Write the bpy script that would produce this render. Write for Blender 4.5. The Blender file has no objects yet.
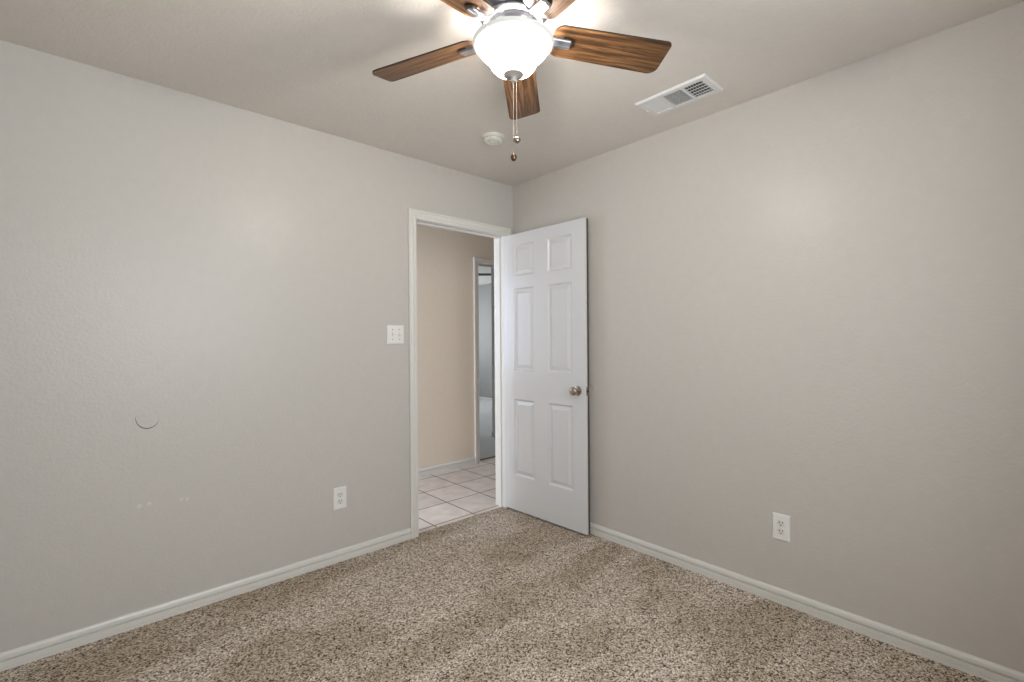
import bpy, bmesh, math, random
from mathutils import Vector, Matrix

S = bpy.context.scene
COL = S.collection
PI = math.pi
random.seed(4)

# ------------------------------------------------------------------ camera
def make_camera():
    cx, cy, cz = -2.47335, -2.70124, 1.25991
    yaw, pit, roll = math.radians(47.7085), math.radians(-0.0791), math.radians(-0.4253)
    F = Vector((math.cos(yaw) * math.cos(pit), math.sin(yaw) * math.cos(pit), math.sin(pit)))
    R = Vector((math.sin(yaw), -math.cos(yaw), 0))
    U = R.cross(F)
    R2 = R * math.cos(roll) + U * math.sin(roll)
    U2 = -R * math.sin(roll) + U * math.cos(roll)
    cam = bpy.data.cameras.new('camera')
    cam.sensor_width = 36
    cam.lens = 477.67 / 1024 * 36
    cam.clip_start = 0.02
    ob = bpy.data.objects.new('camera', cam)
    COL.objects.link(ob)
    m = Matrix((R2, U2, -F)).transposed().to_4x4()
    m.translation = Vector((cx, cy, cz))
    ob.matrix_world = m
    S.camera = ob
make_camera()

# ------------------------------------------------------------------ light
S.view_settings.view_transform = 'Standard'
S.view_settings.look = 'None'
S.view_settings.gamma = 1
S.view_settings.use_curve_mapping = False
S.view_settings.exposure = 0.05

w = bpy.data.worlds.new('daylight'); S.world = w; w.use_nodes = True
bgn = w.node_tree.nodes['Background']
bgn.inputs[0].default_value = (0.80, 0.90, 1.0, 1)
bgn.inputs[1].default_value = 1.0

def area(name, loc, target, sx, sy, power, col):
    l = bpy.data.lights.new(name, 'AREA'); l.shape = 'RECTANGLE'; l.size = sx; l.size_y = sy
    l.energy = power; l.color = col
    o = bpy.data.objects.new(name, l); COL.objects.link(o)
    o.location = loc
    o.rotation_euler = (Vector(target) - Vector(loc)).to_track_quat('-Z', 'Y').to_euler()
    return o
# daylight outside the bedroom window, at the hall's end window and in the room beyond
area('window_daylight', (-1.80, -3.24, 1.50), (-1.80, 0, 1.40), 1.4, 1.2, 41, (0.90, 0.96, 1.0))
area('hall_daylight', (-3.72, 0.65, 1.45), (0, 0.65, 1.1), 0.85, 1.2, 62, (0.74, 0.85, 1.0))
area('hall_window_daylight', (-1.45, 1.36, 1.46), (-1.35, 0.0, 1.40), 0.68, 1.05, 11, (0.66, 0.76, 1.0))
area('far_room_daylight', (2.4, 6.25, 1.5), (2.6, 3.0, 1.2), 1.9, 1.3, 62, (0.95, 0.97, 1.0))

FAN = (-1.389, -1.526)          # axis of the ceiling fan
H = 2.44                        # ceiling height

# ------------------------------------------------------------------ materials
def mat(name, base=(.8, .8, .8), rough=.5, metal=0, spec=.5):
    m = bpy.data.materials.new(name); m.use_nodes = True
    b = m.node_tree.nodes['Principled BSDF']
    b.inputs['Base Color'].default_value = (*base, 1)
    b.inputs['Roughness'].default_value = rough
    b.inputs['Metallic'].default_value = metal
    b.inputs['Specular IOR Level'].default_value = spec
    return m, m.node_tree, b

def N(nt, t, **kw):
    n = nt.nodes.new(t)
    for k, v in kw.items():
        if k in n.inputs: n.inputs[k].default_value = v
        else: setattr(n, k, v)
    return n

def peel(nt, b, scale, dist, strength, detail=3, coords='Object'):
    tc = N(nt, 'ShaderNodeTexCoord')
    n = N(nt, 'ShaderNodeTexNoise', Scale=scale, Detail=detail, Roughness=.55)
    nt.links.new(tc.outputs[coords], n.inputs['Vector'])
    bp = N(nt, 'ShaderNodeBump', Strength=strength, Distance=dist)
    nt.links.new(n.outputs['Fac'], bp.inputs['Height'])
    nt.links.new(bp.outputs[0], b.inputs['Normal'])
    return tc, n

def wall_paint(name, col, rough=.31, bump=.30, spots=None):
    m, nt, b = mat(name, col, rough, 0, .25)
    tc, n = peel(nt, b, 75, .004, bump)
    # orange-peel paint: very slight tonal mottling
    r = N(nt, 'ShaderNodeTexNoise', Scale=22, Detail=4)
    nt.links.new(tc.outputs['Object'], r.inputs['Vector'])
    mx = N(nt, 'ShaderNodeMix', data_type='RGBA')
    mx.inputs[6].default_value = (*[c * .965 for c in col], 1)
    mx.inputs[7].default_value = (*[min(1, c * 1.035) for c in col], 1)
    nt.links.new(r.outputs['Fac'], mx.inputs[0])
    last = mx.outputs[2]
    for (px, pz, rad) in (spots or []):
        d = N(nt, 'ShaderNodeVectorMath', operation='DISTANCE')
        nt.links.new(tc.outputs['Object'], d.inputs[0]); d.inputs[1].default_value = (px, 0, pz)
        lt = N(nt, 'ShaderNodeMapRange'); lt.inputs['From Min'].default_value = rad
        lt.inputs['From Max'].default_value = rad * .5
        nt.links.new(d.outputs['Value'], lt.inputs['Value'])
        m2 = N(nt, 'ShaderNodeMix', data_type='RGBA'); m2.inputs[7].default_value = (.66, .64, .61, 1)
        nt.links.new(lt.outputs[0], m2.inputs[0]); nt.links.new(last, m2.inputs[6])
        last = m2.outputs[2]
    nt.links.new(last, b.inputs['Base Color'])
    return m

PAINT = (.574, .545, .508)
M_wall = wall_paint('greige_wall_paint', PAINT)
M_wall_l = wall_paint('greige_wall_paint_patched', PAINT,
                      spots=[(-2.273, 0.532, 0.011), (-2.238, 0.535, 0.010), (-2.117, 0.528, 0.008), (-2.095, 0.523, 0.008)])
M_ceil = wall_paint('ceiling_paint', (.74, .695, .645), .6, .6)
M_hall = wall_paint('hall_tan_paint', (.80, .70, .59), .5, .3)
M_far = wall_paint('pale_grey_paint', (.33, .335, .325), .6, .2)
M_farceil = wall_paint('far_ceiling_paint', (.8, .8, .78), .7, .2)
M_trim, nt, b = mat('white_trim_enamel', (.74, .72, .68), .32)
peel(nt, b, 30, .001, .15)
M_door, nt, b = mat('white_door_enamel', (.70, .70, .705), .24)
# faint moulded wood grain on the door skin
tc = N(nt, 'ShaderNodeTexCoord'); mp = N(nt, 'ShaderNodeMapping'); mp.inputs['Scale'].default_value = (60, 60, 4)
nn = N(nt, 'ShaderNodeTexNoise', Scale=1.0, Detail=4); bp = N(nt, 'ShaderNodeBump', Strength=.12, Distance=.001)
nt.links.new(tc.outputs['Object'], mp.inputs[0]); nt.links.new(mp.outputs[0], nn.inputs['Vector'])
nt.links.new(nn.outputs['Fac'], bp.inputs['Height']); nt.links.new(bp.outputs[0], b.inputs['Normal'])
M_plate, _, _ = mat('white_plastic', (.82, .81, .78), .3)
M_recv, _, _ = mat('receptacle_plastic', (.74, .73, .70), .35)
M_slot, _, _ = mat('dark_slot', (.03, .028, .025), .6)
M_nickel, _, _ = mat('satin_nickel', (.42, .36, .30), .26, 1)
M_bronze, _, _ = mat('dark_bronze', (.14, .10, .07), .3, 1)
M_silver, _, _ = mat('brushed_silver', (.30, .31, .35), .36, .85)
M_silverL, _, _ = mat('pewter_paint', (.50, .50, .52), .4, .5)
M_dark, _, _ = mat('dark_grey_metal', (.085, .085, .095), .45, .6)  # dark grey metal of the switch housing and light fitter
M_steel, _, _ = mat('blade_arm_nickel', (.42, .43, .47), .30, .9)
M_finial, _, _ = mat('matte_pewter', (.46, .43, .40), .55, .2)
M_vent, _, _ = mat('vent_white_enamel', (.76, .76, .76), .4)
M_duct, _, _ = mat('dark_duct', (.05, .05, .055), .8)
M_greyv, _, _ = mat('dark_grey_vent', (.16, .165, .16), .6)
M_det, _, _ = mat('detector_plastic', (.80, .78, .72), .4)
M_grout_strip, _, _ = mat('wood_transition_strip', (.22, .13, .07), .5)
M_brown, _, _ = mat('dark_brown_strip', (.10, .062, .04), .8)
M_mark, _, _ = mat('dark_mark', (.11, .095, .075), .7)
M_chain, _, _ = mat('chain_metal', (.66, .60, .52), .35, .8)

def emis(name, col, s, base=(.9, .88, .82)):
    m, nt, b = mat(name, base, .25)
    b.inputs['Emission Color'].default_value = (*col, 1)
    b.inputs['Emission Strength'].default_value = s
    return m
M_bowl = emis('lit_frosted_glass', (1, .95, .89), 43)
nt = M_bowl.node_tree                      # thin opal glass: part of the bulbs' light passes straight through
tr = N(nt, 'ShaderNodeBsdfTransparent'); mx = N(nt, 'ShaderNodeMixShader'); mx.inputs[0].default_value = .78
nt.links.new(nt.nodes['Principled BSDF'].outputs[0], mx.inputs[1]); nt.links.new(tr.outputs[0], mx.inputs[2])
nt.links.new(mx.outputs[0], nt.nodes['Material Output'].inputs['Surface'])
M_lip = emis('frosted_glass_lip', (1, .95, .88), .38, (.36, .39, .37))
M_bulb = emis('bulb_glow', (1, .92, .80), 60)

def carpet():
    m, nt, b = mat('speckled_frieze_carpet', (.3, .26, .22), .95, 0, .1)
    tc = N(nt, 'ShaderNodeTexCoord')
    # twisted yarn tufts
    warp = N(nt, 'ShaderNodeTexNoise', Scale=60, Detail=2)
    nt.links.new(tc.outputs['Object'], warp.inputs['Vector'])
    add = N(nt, 'ShaderNodeVectorMath', operation='MULTIPLY_ADD')
    nt.links.new(warp.outputs['Color'], add.inputs[0]); add.inputs[1].default_value = (.007, .007, .007)
    nt.links.new(tc.outputs['Object'], add.inputs[2])
    v = N(nt, 'ShaderNodeTexVoronoi', Scale=190)
    nt.links.new(add.outputs[0], v.inputs['Vector'])
    sep = N(nt, 'ShaderNodeSeparateColor'); nt.links.new(v.outputs['Color'], sep.inputs[0])
    cr = N(nt, 'ShaderNodeValToRGB')
    e = cr.color_ramp.elements
    e[0].position = 0; e[0].color = (.06, .045, .032, 1)
    e[1].position = 1; e[1].color = (.98, .93, .85, 1)
    for p_, c_ in ((.14, (.14, .105, .075)), (.28, (.40, .335, .27)), (.60, (.60, .53, .455)), (.86, (.78, .71, .63))):
        k = e.new(p_); k.color = (*c_, 1)
    nt.links.new(sep.outputs[0], cr.inputs[0])
    # pile laid over in different directions by the vacuum: long soft-edged patches
    mp = N(nt, 'ShaderNodeMapping'); mp.inputs['Rotation'].default_value = (0, 0, math.radians(-62)); mp.inputs['Scale'].default_value = (.62, 1.5, 1)
    nt.links.new(tc.outputs['Object'], mp.inputs[0])
    big = N(nt, 'ShaderNodeTexNoise', Scale=1.9, Detail=4, Roughness=.55, Distortion=.5)
    nt.links.new(mp.outputs[0], big.inputs['Vector'])
    mr = N(nt, 'ShaderNodeMapRange'); mr.inputs['From Min'].default_value = .44; mr.inputs['From Max'].default_value = .56
    nt.links.new(big.outputs['Fac'], mr.inputs['Value'])
    nap = N(nt, 'ShaderNodeMix', data_type='RGBA')
    nap.inputs[6].default_value = (.82, .76, .68, 1); nap.inputs[7].default_value = (1.06, 1.03, 1.00, 1)
    nt.links.new(mr.outputs[0], nap.inputs[0])
    ml = N(nt, 'ShaderNodeVectorMath', operation='MULTIPLY')
    nt.links.new(cr.outputs[0], ml.inputs[0]); nt.links.new(nap.outputs[2], ml.inputs[1])
    nt.links.new(ml.outputs[0], b.inputs['Base Color'])
    hs = N(nt, 'ShaderNodeMath', operation='SUBTRACT'); hs.inputs[0].default_value = 1
    nt.links.new(v.outputs['Distance'], hs.inputs[1])
    bp = N(nt, 'ShaderNodeBump', Strength=.75, Distance=.005)
    nt.links.new(hs.outputs[0], bp.inputs['Height']); nt.links.new(bp.outputs[0], b.inputs['Normal'])
    return m
M_carpet = carpet()

M_carpet2 = wall_paint('pale_grey_carpet', (.60, .61, .62), .95, .9)

def tile():
    m, nt, b = mat('beige_ceramic_tile', (.6, .52, .45), .34)
    tc = N(nt, 'ShaderNodeTexCoord'); mp = N(nt, 'ShaderNodeMapping')
    mp.inputs['Location'].default_value = (.010, -.083, 0)
    nt.links.new(tc.outputs['Object'], mp.inputs[0])
    br = N(nt, 'ShaderNodeTexBrick'); br.offset = 0; br.squash = 1
    br.inputs['Scale'].default_value = 1
    br.inputs['Brick Width'].default_value = .333; br.inputs['Row Height'].default_value = .333
    br.inputs['Mortar Size'].default_value = .0055; br.inputs['Mortar Smooth'].default_value = .1
    br.inputs['Color1'].default_value = (.72, .64, .59, 1); br.inputs['Color2'].default_value = (.65, .575, .53, 1)
    br.inputs['Mortar'].default_value = (.13, .095, .07, 1)
    nt.links.new(mp.outputs[0], br.inputs['Vector'])
    n = N(nt, 'ShaderNodeTexNoise', Scale=9, Detail=6); nt.links.new(tc.outputs['Object'], n.inputs['Vector'])
    mr = N(nt, 'ShaderNodeMapRange'); mr.inputs['From Min'].default_value = .3; mr.inputs['From Max'].default_value = .7
    mr.inputs['To Min'].default_value = .85; mr.inputs['To Max'].default_value = 1.1
    nt.links.new(n.outputs['Fac'], mr.inputs['Value'])
    ml = N(nt, 'ShaderNodeVectorMath', operation='SCALE')
    nt.links.new(br.outputs['Color'], ml.inputs[0]); nt.links.new(mr.outputs[0], ml.inputs['Scale'])
    nt.links.new(ml.outputs[0], b.inputs['Base Color'])
    bp = N(nt, 'ShaderNodeBump', Strength=.6, Distance=.002, invert=True)
    nt.links.new(br.outputs['Fac'], bp.inputs['Height']); nt.links.new(bp.outputs[0], b.inputs['Normal'])
    return m
M_tile = tile()

def wood():
    m, nt, b = mat('walnut_blade_veneer', (.3, .16, .07), .42)
    tc = N(nt, 'ShaderNodeTexCoord'); mp = N(nt, 'ShaderNodeMapping'); mp.inputs['Scale'].default_value = (1.7, 34, 34)
    nt.links.new(tc.outputs['Object'], mp.inputs[0])
    n = N(nt, 'ShaderNodeTexNoise', Scale=2.2, Detail=7, Roughness=.62, Distortion=.5)
    nt.links.new(mp.outputs[0], n.inputs['Vector'])
    cr = N(nt, 'ShaderNodeValToRGB'); e = cr.color_ramp.elements
    e[0].position = .32; e[0].color = (.014, .006, .003, 1)
    e[1].position = .70; e[1].color = (.30, .155, .060, 1)
    k = e.new(.45); k.color = (.072, .031, .011, 1)
    k = e.new(.55); k.color = (.155, .073, .027, 1)
    nt.links.new(n.outputs['Fac'], cr.inputs[0]); nt.links.new(cr.outputs[0], b.inputs['Base Color'])
    return m
M_wood = wood()
M_edge, _, _ = mat('dark_blade_edge', (.035, .02, .012), .5)

# ------------------------------------------------------------------ mesh helpers
def link(name, bm, m, parent=None, smooth=False, loc=None):
    bmesh.ops.recalc_face_normals(bm, faces=bm.faces[:])
    me = bpy.data.meshes.new(name); bm.to_mesh(me); bm.free()
    for x in (m if isinstance(m, (list, tuple)) else [m]): me.materials.append(x)
    if smooth:
        for p_ in me.polygons: p_.use_smooth = True
        try: me.set_sharp_from_angle(angle=math.radians(42))
        except Exception: pass
    o = bpy.data.objects.new(name, me); COL.objects.link(o)
    if parent: o.parent = parent
    if loc is not None: o.location = loc
    return o

def tag(o, label=None, cat=None, group=None, kind=None):
    for k, v in (('label', label), ('category', cat), ('group', group), ('kind', kind)):
        if v: o[k] = v
    return o

def empty(name, loc, rz=0):
    o = bpy.data.objects.new(name, None); COL.objects.link(o); o.location = loc; o.rotation_euler = (0, 0, rz)
    o.empty_display_size = .05
    return o

def box(bm, x0, x1, y0, y1, z0, z1, bev=0):
    vs = [bm.verts.new((x, y, z)) for x in (x0, x1) for y in (y0, y1) for z in (z0, z1)]
    idx = [(0, 1, 3, 2), (4, 6, 7, 5), (0, 4, 5, 1), (2, 3, 7, 6), (0, 2, 6, 4), (1, 5, 7, 3)]
    fs = [bm.faces.new([vs[i] for i in f]) for f in idx]
    if bev:
        es = {e for f in fs for e in f.edges}
        bmesh.ops.bevel(bm, geom=list(es), offset=bev, segments=2, affect='EDGES')

def lathe(bm, prof, seg=48, mat4=None, close=False):
    rings = []
    for r, z in prof:
        if r < 1e-6: rings.append([bm.verts.new((0, 0, z))])
        else: rings.append([bm.verts.new((r * math.cos(2 * PI * i / seg), r * math.sin(2 * PI * i / seg), z)) for i in range(seg)])
    for a, b_ in zip(rings, rings[1:]):
        for i in range(seg):
            j = (i + 1) % seg
            if len(a) == 1 and len(b_) == 1: continue
            if len(a) == 1: bm.faces.new((a[0], b_[i], b_[j]))
            elif len(b_) == 1: bm.faces.new((a[i], a[j], b_[0]))
            else: bm.faces.new((a[i], a[j], b_[j], b_[i]))
    if mat4:
        bmesh.ops.transform(bm, matrix=mat4, verts=[v for r in rings for v in r])

def sweep(bm, prof, stations):
    """prof: list of (a,b); stations: functions (a,b)->Vector. Open profile ends are closed by caps."""
    rows = [[bm.verts.new(st(a, b_)) for a, b_ in prof] for st in stations]
    n = len(prof)
    for r0, r1 in zip(rows, rows[1:]):
        for i in range(n):
            j = (i + 1) % n
            bm.faces.new((r0[i], r0[j], r1[j], r1[i]))
    bm.faces.new(rows[0]); bm.faces.new(rows[-1])

def structure(name, m, *boxes):
    bm = bmesh.new()
    for b_ in boxes: box(bm, *b_)
    return tag(link(name, bm, m), kind='structure')

# ------------------------------------------------------------------ room shell
XL, YB, T = -2.78, -3.05, .108
JL, JR, DH = -.850, -.093, 2.047          # finished door opening in the left wall
# wall with the doorway (left in the photo)
structure('wall_left', M_wall_l, (XL - T, JL - .018, 0, T, -.02, H), (JR + .018, T, 0, T, -.02, H), (JL - .018, JR + .018, 0, T, DH + .018, H))
structure('wall_right', M_wall, (0, T, YB - T, 0, -.02, H))
WX0, WX1, WZ0, WZ1 = -2.52, -1.08, .92, 2.12
structure('wall_back', M_wall, (XL - T, WX0, YB - T, YB, -.02, H), (WX1, 0, YB - T, YB, -.02, H),
          (WX0, WX1, YB - T, YB, -.02, WZ0), (WX0, WX1, YB - T, YB, WZ1, H))
structure('wall_side', M_wall, (XL - T, XL, YB, 0, -.02, H))
structure('ceiling', M_ceil, (XL - T, T, YB - T, 0 + T, H, H + .1))
bm = bmesh.new(); box(bm, XL, 0, YB, 0, -.02, 0); box(bm, JL, JR, 0, .032, -.02, 0)
tag(link('floor', bm, M_carpet), kind='structure')
# window (behind the camera)
bm = bmesh.new()
for a in ((WX0, WX0 + .05, WZ0, WZ1), (WX1 - .05, WX1, WZ0, WZ1), (WX0 + .05, WX1 - .05, WZ0, WZ0 + .05), (WX0 + .05, WX1 - .05, WZ1 - .05, WZ1), (WX0 + .05, WX1 - .05, 1.50, 1.54)):
    box(bm, a[0], a[1], YB - .09, YB - .03, a[2], a[3])
tag(link('window_1', bm, M_trim), kind='structure')

# hall, its far wall with another doorway, and the room beyond
HY = 1.18
J2L, J2R = .590, 1.32
structure('wall_hall', M_hall, (-3.6, -1.9, HY, HY + T, -.02, H), (-1.0, J2L - .018, HY, HY + T, -.02, H), (-1.8, -1.1, HY, HY + T, -.02, .92), (-1.8, -1.1, HY, HY + T, 2.0, H), (-1.9, -1.8, HY, HY + T, -.02, H), (-1.1, -1.0, HY, HY + T, -.02, H), (J2R + .018, 4.0, HY, HY + T, -.02, H), (J2L - .018, J2R + .018, HY, HY + T, DH + .026, H))
structure('wall_hall_near', M_hall, (T, 4.0, 0, T, -.02, H))
structure('wall_hall_end', M_hall, (4.0, 4.1, 0, HY + T, -.02, H))
structure('wall_hall_west', M_hall, (-3.7, -3.6, -.1, .2, -.02, H), (-3.7, -3.6, 1.1, HY + T, -.02, H), (-3.7, -3.6, .2, 1.1, -.02, .8), (-3.7, -3.6, .2, 1.1, 2.1, H))
structure('wall_hall_return', M_hall, (-3.6, XL - T, 0, T, -.02, H))
bm = bmesh.new()
for a in ((-1.8, -1.76, .92, 2.0), (-1.14, -1.1, .92, 2.0), (-1.76, -1.14, .92, .96), (-1.76, -1.14, 1.96, 2.0)):
    box(bm, a[0], a[1], HY + .03, HY + .08, a[2], a[3])
tag(link('window_2', bm, M_trim), kind='structure')
structure('ceiling_hall', M_ceil, (-3.7, 4.1, T, HY + T, H, H + .1))
structure('floor_hall', M_tile, (-3.6, 4.0, T, HY, -.02, -.004), (JL, JR, .032, T, -.02, -.004), (J2L, J2R, HY, 1.262, -.02, -.004))
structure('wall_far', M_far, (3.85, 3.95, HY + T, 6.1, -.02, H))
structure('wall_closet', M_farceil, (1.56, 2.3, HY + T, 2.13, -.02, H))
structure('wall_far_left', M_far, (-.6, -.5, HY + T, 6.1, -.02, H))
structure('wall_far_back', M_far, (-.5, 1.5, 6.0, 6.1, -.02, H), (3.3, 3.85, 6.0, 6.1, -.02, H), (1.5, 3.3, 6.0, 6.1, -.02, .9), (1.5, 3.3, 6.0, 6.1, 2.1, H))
structure('ceiling_far', M_farceil, (-.6, 3.95, HY + T, 6.1, H, H + .1))
structure('floor_far', M_carpet2, (-.5, 3.85, HY + T, 6.0, -.02, 0), (J2L, J2R, 1.275, HY + T, -.02, 0))
structure('trim_threshold', M_grout_strip, (J2L, J2R, 1.255, 1.278, -.004, .004))

# ------------------------------------------------------------------ baseboards
BP = [(0, -.018), (.0145, -.018), (.0150, .0100), (.0105, .0112), (.0105, .0140), (.0142, .0160), (.0140, .0355), (.0045, .0360), (.0045, .0425),
      (.0125, .0430), (.0128, .046), (.0115, .057), (.0080, .0645), (.003, .067), (0, .067)]
def baseboard(name, p0, p1, nrm, off0=0, off1=0, m=None, parent=None, s=1.0):
    p0, p1, nrm = Vector(p0), Vector(p1), Vector(nrm)
    d = (p1 - p0).normalized()
    bm = bmesh.new()
    sweep(bm, BP, [lambda a, b_: p0 + nrm * a * s + Vector((0, 0, b_)) + d * (a * off0),
                   lambda a, b_: p1 + nrm * a * s + Vector((0, 0, b_)) - d * (a * off1)])
    return tag(link(name, bm, m or M_trim), kind='structure')
CASL = JL - .058
baseboard('baseboard_left', (XL, 0, 0), (CASL, 0, 0), (0, -1, 0), 1, 0)
baseboard('baseboard_right', (0, 0, 0), (0, YB, 0), (-1, 0, 0), 0, 1)
baseboard('baseboard_side', (XL, YB, 0), (XL, 0, 0), (1, 0, 0), 1, 1)
baseboard('baseboard_back', (XL, YB, 0), (0, YB, 0), (0, 1, 0), 1, 1)
baseboard('baseboard_hall', (-3.6, HY, 0), (J2L - .058, HY, 0), (0, -1, 0))
baseboard('baseboard_far', (3.85, HY + T, 0), (3.85, 6, 0), (-1, 0, 0))
baseboard('baseboard_closet', (1.56, HY + T, 0), (1.56, 2.13, 0), (-1, 0, 0))

# ------------------------------------------------------------------ door frames
CP = [(0, 0), (0, .010), (.002, .0115), (.012, .0115), (.014, .0095), (.017, .0095), (.020, .013), (.036, .0165), (.040, .0145), (.044, .0145), (.047, .018), (.056, .018), (.058, .016), (.058, 0)]
def casing(name, xl, xr, zt, y, ny, z0=-.01, wr=None, m=None):
    """colonial casing round a doorway; ny = which way it stands out from the wall; wr = width of the right leg"""
    kr = (wr or .058) / .058
    r = .002
    xl_, xr_, zt_ = xl - r, xr + r, zt + r
    bm = bmesh.new()
    sweep(bm, CP, [lambda a, b_: Vector((xl_ - a, y + ny * b_, z0)), lambda a, b_: Vector((xl_ - a, y + ny * b_, zt_ + a)),
                   lambda a, b_: Vector((xr_ + a * kr, y + ny * b_, zt_ + a)), lambda a, b_: Vector((xr_ + a * kr, y + ny * b_, z0))])
    return tag(link(name, bm, m or M_trim), kind='structure')
def jambs(name, xl, xr, zt, y0, y1, stop0, stop1, m=None):
    bm = bmesh.new()
    box(bm, xl - .018, xl, y0, y1, -.015, zt + .018); box(bm, xr, xr + .018, y0, y1, -.015, zt + .018); box(bm, xl, xr, y0, y1, zt, zt + .018)
    box(bm, xl, xl + .011, stop0, stop1, -.01, zt, .002); box(bm, xr - .011, xr, stop0, stop1, -.01, zt, .002); box(bm, xl + .011, xr - .011, stop0, stop1, zt - .011, zt, .002)
    return tag(link(name, bm, m or M_trim), kind='structure')
casing('trim_1', JL, JR, DH, 0, -1)
jambs('trim_2', JL, JR, DH, 0, T, .038, .072)
casing('trim_3', J2L, J2R, DH + .008, HY, -1)
jambs('trim_4', J2L, J2R, DH + .008, HY, HY + T, HY + .03, HY + .07)
casing('trim_5', JL, JR, DH, T, 1)

# ------------------------------------------------------------------ six-panel door
DW, DT, DZ0, DZ1 = .757, .035, .012, 2.040
panels = [(.105, .305), (.437, .648)]
rows = [(.268, .828), (1.040, 1.640), (1.730, 1.955)]
def door_slab():
    """local frame: s along +X from the hinge edge, visible face at y=0, back at y=-DT... z up"""
    bm = bmesh.new()
    xs = [0, *panels[0], *panels[1], DW]; zs = [DZ0] + [v for r in rows for v in r] + [DZ1]
    for side in (0, 1):
        def P(s, z, d):
            return bm.verts.new((s, (-d if side == 0 else -DT + d), z))
        for i in range(len(xs) - 1):
            for j in range(len(zs) - 1):
                x0, x1, z0, z1 = xs[i], xs[i + 1], zs[j], zs[j + 1]
                if i in (1, 3) and j in (1, 3, 5):
                    ringspec = [(0, 0), (.003, .0045), (.010, .0105), (.017, .0110), (.037, .0040), (.0385, .0020)]
                    rings = [[P(x0 + o, z0 + o, d), P(x1 - o, z0 + o, d), P(x1 - o, z1 - o, d), P(x0 + o, z1 - o, d)] for o, d in ringspec]
                    for a, b_ in zip(rings, rings[1:]):
                        for k in range(4):
                            bm.faces.new((a[k], a[(k + 1) % 4], b_[(k + 1) % 4], b_[k]))
                    bm.faces.new(rings[-1])
                else:
                    bm.faces.new([P(x0, z0, 0), P(x1, z0, 0), P(x1, z1, 0), P(x0, z1, 0)])
    # edges
    def q(*c): bm.faces.new([bm.verts.new(v) for v in c])
    q((0, 0, DZ0), (0, -DT, DZ0), (0, -DT, DZ1), (0, 0, DZ1)); q((DW, 0, DZ0), (DW, 0, DZ1), (DW, -DT, DZ1), (DW, -DT, DZ0))
    q((0, 0, DZ0), (DW, 0, DZ0), (DW, -DT, DZ0), (0, -DT, DZ0)); q((0, 0, DZ1), (0, -DT, DZ1), (DW, -DT, DZ1), (DW, 0, DZ1))
    bmesh.ops.remove_doubles(bm, verts=bm.verts[:], dist=.0002)
    return bm
HINGE = Vector((-.0985, -.004, 0))
free = Vector((-.0745, -.760, 0))
sdir = (free - HINGE).normalized()
rz = math.atan2(sdir.y, sdir.x)          # local +X runs from hinge to free edge; local -Y must face the wall (+x)
door = link('door_1', door_slab(), M_door)
door['kind'] = 'structure'
door.location = HINGE; door.rotation_euler = (0, 0, rz)
# with +X pointing to -y, +Y points to +x : flip so that the visible face looks at the camera
door.scale = (1, 1, 1)
def flip(bm):
    bmesh.ops.transform(bm, matrix=Matrix.Diagonal((1, -1, 1, 1)), verts=bm.verts[:]); return bm
me = door.data
for v in me.vertices: v.co.y = -v.co.y
me.flip_normals()
# in local space the visible face is now y=0 looking to -Y, the back at y=+DT
KS, KZ = DW - .066, .930
def knob(side):
    s = -1 if side == 0 else 1
    y0 = 0 if side == 0 else DT
    k = 1.0 if side == 0 else .57
    prof = [(0, -.001), (.0325, -.001), (.0325, .003), (.029, .005), (.016, .007), (.0115, .010), (.0105, .020), (.0135, .026),
            (.0210, .031), (.0265, .038), (.0280, .046), (.0265, .053), (.0215, .058), (.012, .0605), (0, .061)]
    prof = [(r, z * k) for r, z in prof]
    bm = bmesh.new()
    rot = Matrix.Rotation(PI / 2 if s < 0 else -PI / 2, 4, 'X')
    lathe(bm, prof, 32, Matrix.Translation((KS, y0, KZ)) @ rot)
    o = link('door_knob', bm, M_nickel, door, True)
    o['label'] = 'satin nickel door knob'
    return o
knob(0); knob(1)
bm = bmesh.new(); box(bm, DW - .001, DW + .0012, .006, .029, KZ - .028, KZ + .028)
lp = link('latch_plate', bm, M_nickel, door); lp['label'] = 'nickel latch plate on the door edge'
bm = bmesh.new(); box(bm, DW, DW + .010, .0115, .0235, KZ - .009, KZ + .009, .002)
link('latch_bolt', bm, M_bronze, lp)
bm = bmesh.new(); box(bm, DW - .004, DW + .0006, DT - .017, DT + .0004, DZ0, DZ1)  # thin dark brown strip over the back part of the free edge
o = link('edge_strip', bm, M_brown, door); o['label'] = 'dark brown strip along the door edge'
for z in (.22, 1.03, 1.84):
    bm = bmesh.new()
    bmesh.ops.create_cone(bm, cap_ends=True, segments=12, radius1=.006, radius2=.006, depth=.089, matrix=Matrix.Translation((-.004, DT + .004, z)))
    box(bm, -.0015, .0005, .004, DT, z - .0445, z + .0445)
    link('hinge', bm, M_trim, door, True)

# wall bumper that the knob meets
bm = bmesh.new()
lathe(bm, [(0, 0), (.040, 0), (.040, .0015), (.037, .003), (.026, .0032), (.024, .0022), (0, .0020)], 40, Matrix.Rotation(-PI / 2, 4, 'Y'))
o = link('wall_bumper', bm, M_wall, None, True); o.location = (0, -.742, KZ + .012)
tag(o, 'round painted door-stop plate on the right wall behind the door latch', 'door stop')

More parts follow.
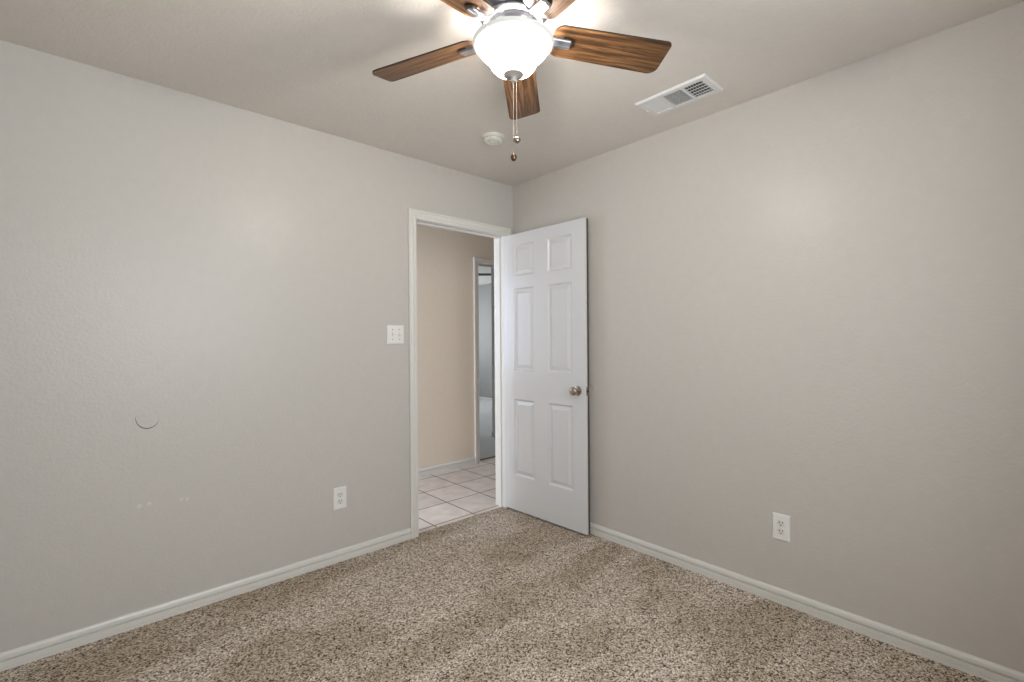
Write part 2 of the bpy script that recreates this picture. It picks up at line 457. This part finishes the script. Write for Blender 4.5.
# ------------------------------------------------------------------ wall plates
def rounded_plate(bm, w_, h_, t):
    # bevelled cover plate, local x across, z up, standing out towards -y
    vs0 = [(-w_ / 2, 0, -h_ / 2), (w_ / 2, 0, -h_ / 2), (w_ / 2, 0, h_ / 2), (-w_ / 2, 0, h_ / 2)]
    prev = [bm.verts.new(v) for v in vs0]
    first = prev
    for ins, d in ((0, .55), (.0015, .8), (.005, 1)):
        cur = [bm.verts.new((x - math.copysign(ins, x), -t * d, z - math.copysign(ins, z))) for x, _, z in vs0]
        for k in range(4): bm.faces.new((prev[k], prev[(k + 1) % 4], cur[(k + 1) % 4], cur[k]))
        prev = cur
    bm.faces.new(prev); bm.faces.new(first[::-1])

def disc(bm, cx, cz, r, y0, y1, flat=1.0, seg=20):
    top = [bm.verts.new((cx + r * math.cos(2 * PI * i / seg), y1, cz + max(-r * flat, min(r * flat, r * math.sin(2 * PI * i / seg))))) for i in range(seg)]
    bot = [bm.verts.new((v.co.x, y0, v.co.z)) for v in top]
    bm.faces.new(top); bm.faces.new(bot[::-1])
    for i in range(seg):
        j = (i + 1) % seg; bm.faces.new((top[i], top[j], bot[j], bot[i]))

def outlet(loc, rz, label):
    t = empty('wall_outlet', loc, rz)
    tag(t, label, 'outlet', 'duplex power outlets on the bedroom walls')
    bm = bmesh.new(); rounded_plate(bm, .076, .124, .0065)
    link('cover_plate', bm, M_plate, t)
    for s in (1, -1):
        bm = bmesh.new(); disc(bm, 0, s * .0195, .0175, -.005, -.0085, .80)
        r = link('receptacle', bm, M_recv, t)
        bm = bmesh.new()
        z = s * .0195
        box(bm, -.0085, -.0055, -.0091, -.0083, z - .001, z + .010); box(bm, .0055, .0085, -.0091, -.0083, z + .001, z + .009)
        disc(bm, 0, z - .0085, .0030, -.0083, -.0091)
        link('slots', bm, M_slot, r)
    bm = bmesh.new(); disc(bm, 0, 0, .003, -.006, -.0076)
    link('screw', bm, M_recv, t)
    return t
outlet((-1.3645, 0, .362), 0, 'white duplex power outlet low on the left wall, left of the doorway')
outlet((0, -1.8790, .3615), -PI / 2, 'white duplex power outlet low on the right wall above the baseboard')

t = empty('light_switch', (-1.0025, 0, 1.302)); tag(t, 'white double toggle switch plate on the wall beside the doorway', 'light switch')
bm = bmesh.new(); rounded_plate(bm, .114, .117, .0065); link('cover_plate', bm, M_plate, t)
for x, up in ((-.023, 1), (.023, -1)):
    bm = bmesh.new(); box(bm, x - .0055, x + .0055, -.0072, -.006, -.013, .013)
    f = link('toggle_frame', bm, M_recv, t)
    bm = bmesh.new()
    box(bm, x - .0035, x + .0035, -.019, -.0065, -.004, .004, .001)
    bmesh.ops.rotate(bm, cent=(x, -.0065, 0), matrix=Matrix.Rotation(-up * math.radians(28), 3, 'X'), verts=bm.verts[:])
    link('toggle', bm, M_recv, f)
    for z in (.030, -.030):
        bm = bmesh.new(); disc(bm, x, z, .0030, -.006, -.0074); link('screw', bm, M_nickel, t)

# thin dark curved mark on the left wall
bm = bmesh.new()
c = Vector((-2.241, 0, .925)); n = 28
inner, outer = [], []
for i in range(n + 1):
    a = math.radians(172 + i * (352 - 172) / n)
    wd = .0042 * max(.12, math.sin(PI * min(1, (i + 1) / (n * .95))) ** .7)
    for lst, rr in ((inner, .049 - wd / 2), (outer, .049 + wd / 2)):
        lst.append([bm.verts.new((c.x + rr * math.cos(a) * .88, y, c.z + rr * math.sin(a) * 1.02)) for y in (0, -.0012)])
for i in range(n):
    for a_, b_ in ((inner[i][1], outer[i][1]),):
        bm.faces.new((inner[i][1], outer[i][1], outer[i + 1][1], inner[i + 1][1]))
        bm.faces.new((inner[i][0], inner[i][1], inner[i + 1][1], inner[i + 1][0]))
        bm.faces.new((outer[i][1], outer[i][0], outer[i + 1][0], outer[i + 1][1]))
tag(link('wall_mark', bm, M_mark), 'thin dark curved mark on the left wall', 'scuff mark')

# ------------------------------------------------------------------ ceiling register
VX0, VX1, VY0, VY1 = -.403, -.210, -1.712, -1.350
t = empty('ceiling_vent', (0, 0, H)); tag(t, 'white rectangular air vent with louvres on the ceiling near the right wall', 'air vent')
t.location = ((VX0 + VX1) / 2, (VY0 + VY1) / 2, H)
vw, vl = (VX1 - VX0) / 2, (VY1 - VY0) / 2      # local half sizes (x, y)
ox, oy = vw - .030, vl - .030                   # opening half sizes
bm = bmesh.new()
def frame_ring(bm, ax, ay, az, bx, by, bz):
    A = [bm.verts.new((sx * ax, sy * ay, az)) for sx, sy in ((-1, -1), (1, -1), (1, 1), (-1, 1))]
    B = [bm.verts.new((sx * bx, sy * by, bz)) for sx, sy in ((-1, -1), (1, -1), (1, 1), (-1, 1))]
    for k in range(4): bm.faces.new((A[k], A[(k + 1) % 4], B[(k + 1) % 4], B[k]))
frame_ring(bm, vw, vl, 0, vw, vl, -.004); frame_ring(bm, vw, vl, -.004, vw - .006, vl - .006, -.010)
frame_ring(bm, vw - .006, vl - .006, -.010, ox, oy, -.010); frame_ring(bm, ox, oy, -.010, ox, oy, -.001)
secs = [-oy, -oy / 3 - .004, oy / 3 + .004, oy]
for y in (secs[1], secs[2]): box(bm, -ox, ox, y - .006, y + .006, -.010, -.002)
link('vent_frame', bm, M_vent, t)
bm = bmesh.new(); box(bm, -ox, ox, -oy, oy, -.0014, -.0004)
link('duct_opening', bm, M_duct, t)
def slat(bm, p0, p1, tilt_axis, ang, wd=.013, th=.0012):
    tmp = bmesh.new(); L = (Vector(p1) - Vector(p0)).length
    box(tmp, -L / 2, L / 2, -wd / 2, wd / 2, -th / 2, th / 2)
    mid = (Vector(p0) + Vector(p1)) / 2
    base = Matrix.Rotation(PI / 2, 4, 'Z') if tilt_axis == 'y' else Matrix.Identity(4)
    M = Matrix.Translation(mid) @ base @ Matrix.Rotation(ang, 4, 'X')
    bmesh.ops.transform(tmp, matrix=M, verts=tmp.verts[:])
    me = bpy.data.meshes.new('tmp'); tmp.to_mesh(me); tmp.free(); bm.from_mesh(me); bpy.data.meshes.remove(me)
zc = -.0062
# photo right (-y end): slats across the short side, opening towards the camera, with cross bars seen as a grid
bm = bmesh.new()
n = 7
for i in range(n):
    y = secs[0] + .008 + (secs[1] - .006 - secs[0] - .012) * i / (n - 1)
    slat(bm, (-ox, y, zc), (ox, y, zc), 'x', math.radians(48), .010)
for i in range(1, 5):
    x = -ox + 2 * ox * i / 5; box(bm, x - .0025, x + .0025, secs[0], secs[1] - .006, -.0090, -.0075)
link('louvre', bm, M_vent, t)
bm = bmesh.new(); n = 13                           # middle: fine slats along the long side
for i in range(n):
    x = -ox + .004 + (2 * ox - .008) * i / (n - 1)
    slat(bm, (x, secs[1] + .006, zc), (x, secs[2] - .006, zc), 'y', math.radians(-50), .0075)
link('louvre', bm, M_vent, t)
bm = bmesh.new(); n = 9                            # photo left (+y end): slats leaning the other way
for i in range(n):
    y = secs[2] + .010 + (secs[3] - secs[2] - .014) * i / (n - 1)
    slat(bm, (-ox, y, zc), (ox, y, zc), 'x', math.radians(-24), .0088)
link('louvre', bm, M_vent, t)
bm = bmesh.new(); box(bm, -.003, .003, vl - .020, vl - .012, -.016, -.009, .001)
link('damper_lever', bm, M_vent, t)

# far-room ceiling vent (seen as a dark strip through both doorways)
t = empty('ceiling_vent', (2.86, 3.93, H)); tag(t, 'small dark ceiling vent in the far room seen through the second doorway', 'air vent')
bm = bmesh.new(); box(bm, -.17, .17, -.10, .10, -.010, 0, .003); link('vent_frame', bm, M_greyv, t)
bm = bmesh.new()
for i in range(7): box(bm, -.15, .15, -.088 + .027 * i, -.083 + .027 * i, -.016, -.010)
link('louvre', bm, M_greyv, t)
t.rotation_euler = (0, 0, math.radians(-42))

# ------------------------------------------------------------------ smoke detector
t = empty('smoke_detector', (-.684, -.584, H)); tag(t, 'round white smoke detector on the ceiling near the corner above the door', 'smoke detector')
bm = bmesh.new(); lathe(bm, [(0, 0), (.066, 0), (.066, -.010), (.063, -.013), (0, -.013)], 48); link('base_ring', bm, M_det, t, True)
bm = bmesh.new(); lathe(bm, [(0, -.012), (.058, -.012), (.058, -.017), (.056, -.023), (.050, -.029), (.036, -.032), (.034, -.0305), (.022, -.0305), (.020, -.033), (0, -.034)], 48)
hsg = link('cover', bm, M_det, t, True)
bm = bmesh.new()
for i in range(24):
    a = 2 * PI * i / 24
    tmp = bmesh.new(); box(tmp, .0575, .0588, -.004, .004, -.0190, -.0165)
    bmesh.ops.rotate(tmp, cent=(0, 0, 0), matrix=Matrix.Rotation(a, 3, 'Z'), verts=tmp.verts[:])
    me = bpy.data.meshes.new('tmp'); tmp.to_mesh(me); tmp.free(); bm.from_mesh(me); bpy.data.meshes.remove(me)
link('sounder_slots', bm, M_slot, hsg)
bm = bmesh.new(); lathe(bm, [(0, -.032), (.008, -.032), (.008, -.0355), (0, -.036)], 20); link('test_button', bm, M_plate, hsg, True)

# ------------------------------------------------------------------ ceiling fan
fan = empty('ceiling_fan', (FAN[0], FAN[1], H))
tag(fan, 'five-blade ceiling fan with brown wood blades, silver motor and lit glass bowl', 'ceiling fan')
Z = lambda z: z - H
bm = bmesh.new()
lathe(bm, [(0, 0), (.105, 0), (.125, -.010), (.132, -.040), (.128, -.075), (.110, -.100), (.086, -.112), (0, -.112)], 64)
link('motor_housing', bm, M_silver, fan, True)
bm = bmesh.new()
lathe(bm, [(0, -.112), (.092, -.112), (.099, -.117), (.101, -.124), (.097, -.131), (0, -.131)], 64)
link('flywheel', bm, M_silverL, fan, True)
bm = bmesh.new()
lathe(bm, [(0, -.131), (.084, -.131), (.087, -.135), (.085, -.160), (.074, -.172), (0, -.178)], 64)
link('switch_housing', bm, M_dark, fan, True)
bm = bmesh.new()
lathe(bm, [(0, -.176), (.060, -.176), (.060, -.186), (0, -.186)], 48)
link('light_fitter', bm, M_dark, fan, True)

# blades
ZB, R_T, R_R, ALPHA, DROOP = 2.287 - H, .552, .135, math.radians(-14.04), math.radians(2.2)
def blade_bm():
    # outline in local x (radial) / y ; tip slightly skewed, all corners rounded
    wr, wt = .124, .140
    pts = []
    def arc(cx, cy, r, a0, a1, n=6):
        for i in range(n + 1):
            a = math.radians(a0 + (a1 - a0) * i / n); pts.append((cx + r * math.cos(a), cy + r * math.sin(a)))
    arc(R_R + .034, -wr / 2 + .034, .034, 180, 270)
    arc(R_T - .018, -wt / 2 + .018, .018, 270, 350)
    arc(R_T - .034, wt / 2 - .034, .034, 5, 90, 8)
    arc(R_R + .034, wr / 2 - .034, .034, 90, 180)
    bm = bmesh.new(); th = .0055
    bot = [bm.verts.new((x, y, -th / 2)) for x, y in pts]; top = [bm.verts.new((x, y, th / 2)) for x, y in pts]
    f1 = bm.faces.new(bot); f2 = bm.faces.new(top[::-1])
    sides = []
    for i in range(len(pts)):
        j = (i + 1) % len(pts); sides.append(bm.faces.new((bot[i], bot[j], top[j], top[i])))
    for f in sides: f.material_index = 1
    return bm
def arm_bm():
    # stamped arm: runs out from the flywheel, drops, and ends in a rounded pad screwed under the blade
    bm = bmesh.new()
    st = [(.078, .026, .030, .010), (.104, .024, .026, .010), (.124, .020, .002, .011), (.134, .0185, -.0088, .012), (.165, .0185, -.0088, .012),
          (.195, .0180, -.0088, .012), (.2000, .0170, -.0080, .010)]
    rows = []
    for x, hw, zc_, th in st:
        t_, b_ = zc_ + th / 2, zc_ - th / 2
        rows.append([bm.verts.new(v) for v in ((x, -hw, t_), (x, hw, t_), (x, hw, b_ + .002), (x, hw * .86, b_), (x, hw * .34, b_), (x, hw * .26, b_ + .003),
                                               (x, -hw * .26, b_ + .003), (x, -hw * .34, b_), (x, -hw * .86, b_), (x, -hw, b_ + .002))])
    for a, b_ in zip(rows, rows[1:]):
        for k in range(10): bm.faces.new((a[k], a[(k + 1) % 10], b_[(k + 1) % 10], b_[k]))
    bm.faces.new(rows[0]); bm.faces.new(rows[-1])
    return bm
blade0 = link('blade', blade_bm(), [M_wood, M_edge], fan)
arm0 = link('blade_arm', arm_bm(), M_steel, blade0); arm0['label'] = 'silver blade arm'
bm = bmesh.new()
lathe(bm, [(0, -.0026), (.0235, -.0026), (.0235, -.0060), (.0215, -.0075), (0, -.0075)], 28, Matrix.Translation((.187, 0, 0)))
scr0 = link('mounting_pad', bm, M_bronze, blade0, True); scr0['label'] = 'dark mounting pad'
for i in range(5):
    if i == 0: bl = blade0
    else:
        bl = blade0.copy(); COL.objects.link(bl); bl.parent = fan
        for ch in (arm0, scr0):
            c_ = ch.copy(); COL.objects.link(c_); c_.parent = bl
    bl.location = (0, 0, ZB)
    bl.rotation_euler = (Matrix.Rotation(math.radians(42.0 + 72 * i), 4, 'Z') @ Matrix.Rotation(DROOP, 4, 'Y') @ Matrix.Rotation(ALPHA, 4, 'X')).to_euler()

# glass bowl (open at the top), lit from inside
bm = bmesh.new()
outer = [(.1240, 2.2500), (.1235, 2.2440), (.1195, 2.2340), (.1100, 2.2200), (.0980, 2.2090), (.0870, 2.2020), (.0825, 2.1965), (.0805, 2.1890), (.0755, 2.1770), (.0660, 2.1650),
         (.0500, 2.1560), (.0300, 2.1515), (0, 2.1500)]
inner_ = [(0, 2.154), (.030, 2.1555), (.049, 2.160), (.063, 2.168), (.072, 2.179), (.0775, 2.191), (.0820, 2.2040), (.094, 2.212), (.107, 2.224), (.116, 2.236), (.1200, 2.245), (.1205, 2.250)]
lathe(bm, [(r, Z(z)) for r, z in outer + inner_ + [outer[0]]], 72)
bowl = link('glass_bowl', bm, M_bowl, fan, True); bowl['label'] = 'lit frosted glass bowl shade'
bm = bmesh.new()
lathe(bm, [(r, Z(z)) for r, z in [(.1232, 2.2480), (.1232, 2.2440), (.1255, 2.2405), (.1305, 2.2415), (.1345, 2.2455), (.1355, 2.2500), (.1340, 2.2540), (.1295, 2.2560), (.1232, 2.2540), (.1232, 2.2480)]], 72)
link('bowl_rim', bm, M_lip, bowl, True)
bm = bmesh.new()
lathe(bm, [(r, Z(z)) for r, z in [(0, 2.152), (.031, 2.152), (.0345, 2.149), (.0345, 2.146), (.0325, 2.144), (.029, 2.1445), (.026, 2.1440), (.013, 2.1405), (.0105, 2.1385), (.0105, 2.131), (.0085, 2.1255), (.004, 2.1235), (0, 2.123)]], 40)
link('finial', bm, M_finial, fan, True)
# two bulbs inside the bowl
for s in (-1, 1):
    a = math.radians(42 + 36)
    px, py = s * .034 * math.cos(a), s * .034 * math.sin(a)
    bm = bmesh.new(); bmesh.ops.create_uvsphere(bm, u_segments=20, v_segments=12, radius=.019, matrix=Matrix.Translation((px, py, Z(2.215))))
    link('bulb', bm, M_bulb, fan, True)
    l = bpy.data.lights.new('bulb_light', 'POINT'); l.energy = 8; l.color = (1, .955, .90); l.shadow_soft_size = .020
    o = bpy.data.objects.new('bulb_light', l); COL.objects.link(o); o.location = (FAN[0] + px, FAN[1] + py, 2.178)

# pull chains
def chain(dx, dy, zt, zb, kind):
    bm = bmesh.new()
    lathe(bm, [(0, zt), (.0009, zt), (.0009, zb), (0, zb)], 6, Matrix.Translation((dx, dy, 0)))
    n = int((zt - zb) / .0075)
    for i in range(n):
        z = zt - (i + .5) * (zt - zb) / n
        bmesh.ops.create_icosphere(bm, subdivisions=1, radius=.0013, matrix=Matrix.Translation((dx, dy, z)))
    c_ = link('pull_chain', bm, M_chain, fan, True)
    bm = bmesh.new()
    if kind == 'bulb':
        prof = [(0, .017), (.003, .016), (.004, .011), (.011, .007), (.0135, 0), (.012, -.006), (.006, -.010), (0, -.011)]
    else:
        prof = [(0, .016), (.003, .015), (.0045, .010), (.0095, .004), (.0105, -.003), (.0085, -.010), (.004, -.014), (0, -.015)]
    lathe(bm, [(r, zb + z - .008) for r, z in prof], 24, Matrix.Translation((dx, dy, 0)))
    link('pull_pendant', bm, M_nickel if kind == 'bulb' else M_bronze, c_, True)
rx, ry = .7397, -.673
chain(.010 * rx, .010 * ry, Z(2.142), Z(1.938), 'bulb')
chain(-.001 * rx, -.001 * ry, Z(2.126), Z(1.882), 'fan')
